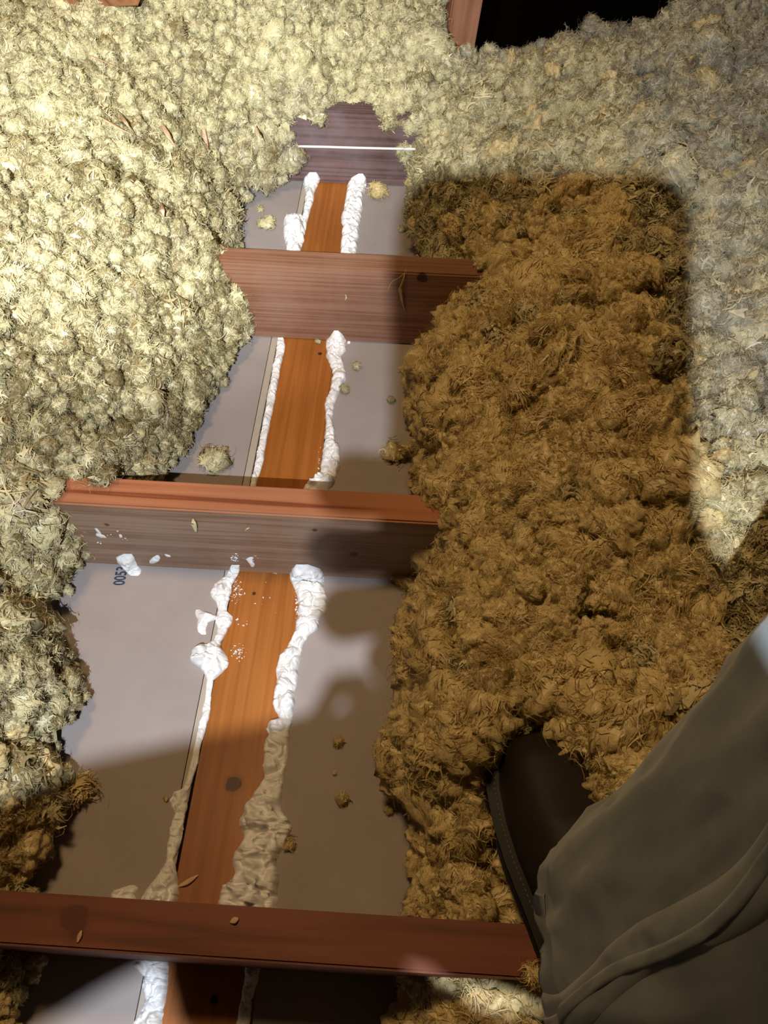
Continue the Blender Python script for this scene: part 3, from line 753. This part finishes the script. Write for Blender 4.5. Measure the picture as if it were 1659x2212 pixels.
# wood shavings on the left heap
def on_heap(px, py, up=.019):
    z = .3
    for _ in range(25):
        q = U(px, py, z); z = z+.5*(float(height(np.array([q[0]]), np.array([q[1]]))[0])+up-z)
    return U(px, py, z)
for (a, b, c, w, lab) in (((170, 110), (215, 128), (262, 150), .0035, 'thin pale shaving highest on the left heap'), ((212, 250), (262, 280), (312, 302), .0055, 'longest brown wood shaving on the left heap'),
                          ((256, 240), (270, 262), (288, 286), .004, 'short brown shaving crossing above the longest one'), ((347, 262), (362, 290), (379, 316), .006, 'curled reddish shaving in the middle of the left heap'),
                          ((434, 254), (441, 290), (450, 327), .006, 'upright pinkish shaving near the right side of the left heap'), ((168, 182), (192, 190), (218, 198), .003, 'slim straw-coloured shaving on the left heap'),
                          ((348, 438), (351, 452), (354, 468), .004, 'small dark shaving low on the left heap'), ((548, 270), (560, 292), (566, 306), .003, 'thin shaving where the left heap meets the cable')):
    o = strand('wood_shaving', [on_heap(*a), on_heap(*b, .025), on_heap(*c)], w*1.5, M_CHIP, lab, 'wood shaving', seg=8, flat=.25)
    o['group'] = 'wood shavings on the left heap'

# ------------------------------------------------------------------ timbers at the top edge
def beam(name, p, q, w, t, roll, mat, label, cat):
    p = Vector(p); q = Vector(q); L = (q-p).length
    o = obj_bm(name, box_bm(-w/2, w/2, 0, L, -t/2, t/2, .003), mat)
    o.location = p; o.rotation_euler = (q-p).to_track_quat('Y', 'Z').to_euler(); o.rotation_euler.rotate_axis('Y', roll)
    tag(o, label, cat)
    return o
beam('roof_brace', (.205, 1.47, .05), (.34, 2.16, .95), .060, .038, .5, M_BR, 'brown timber brace rising out of the wool at the top of the picture', 'timber')
beam('roof_timber', U(50, -78, .33), U(262, -92, .36), .038, .12, .3, M_RF, 'orange-brown timber end at the top left corner', 'timber')

# ------------------------------------------------------------------ the person: boot, trouser leg, hands with the phone
M_LEATHER = plain('boot_leather', (.014, .009, .006), .60, .25, noise=(26, .35), bump=(160, .25, .0008))
M_SOLE = plain('boot_sole_rubber', (.012, .012, .013), .30, .5)
M_THREAD = plain('stitch_thread', (.16, .12, .07), .8, .1)
M_SKIN = plain('skin', (.55, .33, .24), .5, .3)
M_SLEEVE = plain('shirt_sleeve', (.10, .10, .11), .85, .2)
m, nt, out = newmat('worn_denim'); L = nt.links
tc = N(nt, 'ShaderNodeTexCoord'); n1 = N(nt, 'ShaderNodeTexNoise', i_Scale=14.0, i_Detail=5.0, i_Roughness=.6); L.new(tc.outputs['Object'], n1.inputs['Vector'])
cr = ramp(nt, [(.3, (.085, .105, .115)), (.7, (.165, .190, .190))]); L.new(n1.outputs[0], cr.inputs[0])
wv = N(nt, 'ShaderNodeTexWave', i_Scale=1300.0, i_Distortion=1.5, i_Detail=2.0); wv.bands_direction = 'DIAGONAL'; L.new(tc.outputs['Object'], wv.inputs['Vector'])
dk = ramp(nt, [(0, (.72, .72, .74)), (1, (1.1, 1.1, 1.1))]); L.new(wv.outputs[0], dk.inputs[0])
cc = mixc(nt, cr.outputs[0], dk.outputs[0], 1.0, 'MULTIPLY')
b = N(nt, 'ShaderNodeBsdfPrincipled', i_Roughness=.92); b.inputs['Specular IOR Level'].default_value = .15; b.inputs['Sheen Weight'].default_value = .25
L.new(cc, b.inputs['Base Color'])
bp = N(nt, 'ShaderNodeBump', i_Strength=.35, i_Distance=.0006); L.new(wv.outputs[0], bp.inputs['Height']); L.new(bp.outputs[0], b.inputs['Normal']); L.new(b.outputs[0], out.inputs[0])
M_DENIM = m

person = empty('person', (.33, .05, Z1))
tag(person, 'crouching person seen only by a brown boot and a faded grey-blue denim leg', 'person')
inv = Matrix.Translation((-.33, -.05, -Z1))
def child(o, par=None):
    o.parent = par or person
    o.matrix_parent_inverse = inv if par is None else Matrix.Identity(4)
    return o

TOE = np.array([.286, .214]); D_ = np.array([.235, -.972]); R2 = np.array([.972, .235])
SW = [(0, .012), (.003, .026), (.009, .036), (.02, .044), (.04, .050), (.07, .052), (.10, .050), (.14, .044), (.18, .039), (.23, .038), (.27, .036), (.285, .031), (.296, .020), (.300, .006)]
def halfw(s): return np.interp(s, [a[0] for a in SW], [a[1] for a in SW])
ss = np.concatenate([np.linspace(0, .02, 10), np.linspace(.024, .28, 44), np.linspace(.283, .3, 8)])
def BP(s, v, z):
    q = TOE+D_*s+R2*v; return (q[0], q[1], z)
def slab(off, z0, z1, name, mat):
    V = []; F = []; n = len(ss); w = np.array([halfw(s) for s in ss])+off
    outl = [(s-off*(1 if s < .01 else 0), -w[i]) for i, s in enumerate(ss)]+[(s-off*(1 if s < .01 else 0), w[i]) for i, s in reversed(list(enumerate(ss)))]
    m = len(outl)
    rings = [(z0, -.002), (z0+.002, 0), (z1-.002, 0), (z1, -.0015)]
    for (z, o_) in rings:
        for (s, v) in outl: V.append(BP(s, v+math.copysign(o_, v), z))
    for r in range(3):
        for i in range(m): F.append((r*m+i, r*m+(i+1) % m, (r+1)*m+(i+1) % m, (r+1)*m+i))
    F.append(tuple(range(m))[::-1]); F.append(tuple(range(3*m, 4*m)))
    return mesh_np(name, V, F, mat, smooth=False)
sole = child(slab(.003, Z1+.0015, Z1+.016, 'boot_sole', M_SOLE))
# upper
V = []; F = []; K = 25; n = len(ss)
HS = [(0, .020), (.008, .034), (.03, .046), (.06, .052), (.10, .062), (.14, .085), (.17, .12), (.20, .15), (.27, .155), (.296, .13), (.3, .10)]
for i, s in enumerate(ss):
    hw = max(.003, halfw(s)-.0065); hh = np.interp(s, [a[0] for a in HS], [a[1] for a in HS])
    for k in range(K):
        a = math.pi*k/(K-1); c, sn = math.cos(a), math.sin(a)
        e = .62
        V.append(BP(s+.006 if s < .01 else s, -math.copysign(abs(c)**e, c)*hw*(1 if hh < .1 else .95), Z1+.014+hh*abs(sn)**.75+.0012*math.sin(s*160+c*3)*(sn if .08 < s < .15 else 0)))
F = [(i*K+k, i*K+k+1, (i+1)*K+k+1, (i+1)*K+k) for i in range(n-1) for k in range(K-1)]
F += [tuple(range(K)), tuple(range((n-1)*K, n*K))[::-1]]
boot = child(mesh_np('boot', V, F, M_LEATHER)); boot['label'] = 'dark brown leather boot with black sole edge'
# stitches along the welt
V = []; F = []; cs, cf = ico(1)
s = .004
while s < .2:
    for sg in (-1,):
        p = np.array(BP(s, sg*(halfw(s)-.0025), Z1+.0165)); p2 = np.array(BP(s+.003, sg*(halfw(s+.003)-.0025), Z1+.0165)); d = p2-p; d /= np.linalg.norm(d)
        q = np.cross([0, 0, 1], d); b0 = len(V)
        for v in cs: V.append((p+p2)/2+d*v[0]*.0016+q*v[1]*.0005+np.array([0, 0, 1])*v[2]*.0005)
        F += [tuple(i+b0 for i in f) for f in cf]
    s += .0042
st = mesh_np('stitching', V, F, M_THREAD); child(st); st.parent = boot; st.matrix_parent_inverse = Matrix.Identity(4)

# trouser leg: a wrinkled tube from the hem up past the knee
AX = np.array([(.362, .038, .222), (.366, .040, .25), (.385, .060, .32), (.405, .085, .40), (.422, .110, .47), (.445, .14, .55), (.50, .13, .62), (.60, .02, .64), (.68, -.15, .62)])
AR = np.array([.097, .096, .094, .095, .098, .104, .106, .108, .112])
nr = 150; K = 96
tt = np.linspace(0, len(AX)-1, nr)
C_ = np.stack([np.interp(tt, np.arange(len(AX)), AX[:, i]) for i in range(3)], -1); RR = np.interp(tt, np.arange(len(AX)), AR)
for _ in range(14):
    C_[1:-1] = (C_[:-2]+2*C_[1:-1]+C_[2:])/4
V = np.zeros((nr, K, 3)); s0 = np.array([1.0, 0, 0]); FR = []
for i in range(nr):
    d = C_[min(i+1, nr-1)]-C_[max(i-1, 0)]; d /= np.linalg.norm(d)
    if i < 8: d = np.array([0, 0, 1.0])*(1-i/8)+d*(i/8); d /= np.linalg.norm(d)
    s0 = s0-d*(s0@d); s0 /= np.linalg.norm(s0); u = np.cross(d, s0); FR.append((s0.copy(), u.copy(), d.copy()))
    for k in range(K):
        a = 2*math.pi*k/K; V[i, k] = C_[i]+(s0*math.cos(a)+u*math.sin(a))*RR[i]
nrm = V-C_[:, None, :]; nrm /= np.linalg.norm(nrm, axis=-1, keepdims=True)
kk = np.arange(K)/K*2*math.pi; ii = np.linspace(0, 1, nr)
ring = np.stack(np.broadcast_arrays(np.cos(kk)[None, :]*1.6, np.sin(kk)[None, :]*1.6, (ii*2.4)[:, None]+.6*np.sin(kk)[None, :]), -1)
wr = fbm(ring, 3, 77); wr2 = fbm(ring*np.array([2, 2, 3.0])+5, 3, 78, True)
V += nrm*(.017*wr+.005*wr2)[..., None]
hem_in = V[0]-nrm[0]*.004+np.array([0, 0, .02])
VV = np.concatenate([V.reshape(-1, 3), hem_in])
F = [(i*K+k, i*K+(k+1) % K, (i+1)*K+(k+1) % K, (i+1)*K+k) for i in range(nr-1) for k in range(K)]
F += [(k, nr*K+k, nr*K+(k+1) % K, (k+1) % K) for k in range(K)]
jeans = child(mesh_np('jeans', VV, F, M_DENIM)); jeans['label'] = 'faded grey-blue denim trouser leg'

def seam(a0, a1, w, h, name, sd, i0=0, i1=nr-1):
    V2 = []; F2 = []; m = 0
    cols = np.linspace(-1, 1, 9)
    for i in range(i0, i1):
        f = (i-i0)/(i1-i0); ac = a0+(a1-a0)*f; ac += .05*math.sin(i*.13+sd)
        for c in cols:
            ak = (ac+c*w/RR[i]) % (2*math.pi); kf = ak/(2*math.pi)*K; k0 = int(kf) % K; k1 = (k0+1) % K; fr = kf-int(kf)
            p = V[i, k0]*(1-fr)+V[i, k1]*fr; nn = nrm[i, k0]*(1-fr)+nrm[i, k1]*fr
            pk = .78+.22*abs(math.sin(i*.40+sd+c*.6+1.5*math.sin(i*.17))); edge = (1-abs(c)**6)
            V2.append(p+nn*(h*edge*pk+.0002))
        if m:
            q = (m-1)*9
            F2 += [(q+j, q+j+1, q+9+j+1, q+9+j) for j in range(8)]
        m += 1
    o = mesh_np(name, V2, F2, M_DENIM); child(o); o.parent = jeans; o.matrix_parent_inverse = Matrix.Identity(4)
    return o
SEAM_A = math.radians(200)
seam(SEAM_A, SEAM_A, .012, .0042, 'side_seam', .4)
seam(SEAM_A+.02, SEAM_A+.02, .0045, .0062, 'seam_fold', 1.3)

# ---- phone (the camera looks out of its lens) and the hands around it
CM = cam_matrix()
phone = empty('phone', CW(-.019, -.06, .007)); tag(phone, 'dark rounded phone held up in both hands, taking the picture', 'phone')
M_PH = plain('phone_body', (.03, .03, .035), .3, .5); M_SCR = plain('phone_screen', (.01, .01, .012), .08, .6)
def rrect(x0, x1, y0, y1, r, b0, b1, name, mat, parent):
    pts = []
    for (cx, cy, a0) in ((x1-r, y1-r, 0), (x0+r, y1-r, 90), (x0+r, y0+r, 180), (x1-r, y0+r, 270)):
        for j in range(9):
            a = math.radians(a0+j*90/8); pts.append((cx+r*math.cos(a), cy+r*math.sin(a)))
    m = len(pts); V = [CW(x, y, b0) for x, y in pts]+[CW(x, y, b1) for x, y in pts]
    F = [(i, (i+1) % m, m+(i+1) % m, m+i) for i in range(m)]+[tuple(range(m))[::-1], tuple(range(m, 2*m))]
    o = mesh_np(name, V, F, mat, smooth=False); o.parent = parent
    o.matrix_parent_inverse = Matrix.Translation(-Vector(CW(-.019, -.06, .007))); return o
PHX0, PHX1, PHY0, PHY1 = -.055, .0165, -.133, .014
rrect(PHX0, PHX1, PHY0, PHY1, .0115, .003, .0105, 'phone_case', M_PH, phone)
rrect(PHX0+.003, PHX1-.003, PHY0+.003, PHY1-.003, .009, .0104, .0110, 'screen', M_SCR, phone)

def skin_mesh(name, chains, mat):
    """chains: list of lists of (x, y, b, radius) in phone space; the first node of the first chain is the root"""
    me = bpy.data.meshes.new(name); verts = []; edges = []; rad = []
    for ch in chains:
        prev = None
        for (x, y, b_, r) in ch:
            p = tuple(np.round(CW(x, y, b_), 5))
            if p in verts: i = verts.index(p)
            else: verts.append(p); rad.append(r); i = len(verts)-1
            if prev is not None: edges.append((prev, i))
            prev = i
    me.from_pydata(verts, edges, []); me.materials.append(mat)
    o = bpy.data.objects.new(name, me); COL.objects.link(o)
    md = o.modifiers.new('skin', 'SKIN'); md.use_smooth_shade = True
    for i, sv in enumerate(me.skin_vertices[0].data):
        sv.radius = (rad[i], rad[i]); sv.use_root = (i == 0)
    s2 = o.modifiers.new('sub', 'SUBSURF'); s2.levels = 2; s2.render_levels = 2
    child(o); return o

# right hand: palm on the right edge, fingers across the back, tips round the left edge
pr = (.030, -.118, .012, .015)
rh = [[pr, (.036, -.130, .018, .022), (.045, -.175, .045, .036), (.068, -.245, .105, .046), (.09, -.33, .18, .055)],
      [pr, (.018, -.078, .004, .009), (.004, -.060, -.012, .0082), (-.028, -.057, -.012, .0078), (-.060, -.058, -.006, .0072), (-.0660, -.058, .008, .0070)],
      [pr, (.019, -.090, .003, .009), (.006, -.074, -.013, .0082), (-.028, -.071, -.013, .0078), (-.061, -.074, -.006, .0072), (-.0690, -.074, .008, .0074)],
      [pr, (.030, -.102, .003, .009), (.008, -.088, -.012, .0078), (-.028, -.084, -.012, .0074), (-.060, -.089, -.006, .0072), (-.0665, -.089, .008, .0072)],
      [(.036, -.130, .018, .022), (.028, -.115, .003, .009), (.004, -.103, -.010, .0072), (-.025, -.101, -.010, .0070), (-.050, -.0995, -.005, .0068), (-.0565, -.099, .006, .0064)],
      [pr, (.022, -.098, .020, .011), (.010, -.078, .021, .0095), (.002, -.060, .019, .0085)]]
skin_mesh('hand', rh, M_SKIN)
pl_ = (-.050, -.119, .016, .014)
lh = [[pl_, (-.058, -.113, .012, .012), (-.050, -.108, .014, .012), (-.038, -.110, .016, .010)],
      [pl_, (-.034, -.135, .030, .019), (.004, -.137, .036, .026), (.024, -.150, .044, .022)],  # extra palm bulk, added to keep lamp light off the trouser leg
      [pl_, (-.066, -.128, .024, .020), (-.089, -.152, .036, .021), (-.060, -.168, .030, .018)],  # heel of the hand enlarged to block lamp light from the plank
      [pl_, (-.072, -.124, .030, .017), (-.110, -.129, .060, .019), (-.160, -.141, .13, .024), (-.24, -.165, .22, .034)],
      [pl_, (-.035, -.140, .004, .009), (-.012, -.143, .000, .0078), (.006, -.141, .004, .007)],
      [pl_, (-.036, -.150, .010, .009), (-.014, -.156, .006, .0078), (.004, -.155, .010, .007)],
      [(-.072, -.124, .030, .017), (-.052, -.160, .022, .0095), (-.028, -.170, .016, .008), (-.010, -.168, .018, .007)],
      [(-.072, -.124, .030, .017), (-.064, -.165, .032, .009), (-.044, -.180, .028, .0075), (-.030, -.182, .028, .0065)],]
skin_mesh('hand', lh, M_SKIN)

# head lamp housing behind the light
hl = empty('head_lamp', LAMP-CF*.02); tag(hl, 'small round head lamp shining past the phone', 'head lamp')
def disc_tube(name, r0, r1, b0, b1, mat):
    m = 32; V = []; F = []
    for (r, b_) in ((r0, b0), (r1, b1)):
        for k in range(m):
            a = 2*math.pi*k/m; V.append(LAMP+CR*r*math.cos(a)+CU*r*math.sin(a)-CF*b_)
    F = [(k, (k+1) % m, m+(k+1) % m, m+k) for k in range(m)]+[tuple(range(m, 2*m))]
    o = mesh_np(name, V, F, mat); o.parent = hl; o.matrix_parent_inverse = Matrix.Translation(-Vector(LAMP-CF*.02)); return o
disc_tube('lamp_housing', .024, .022, .010, .035, M_PH)
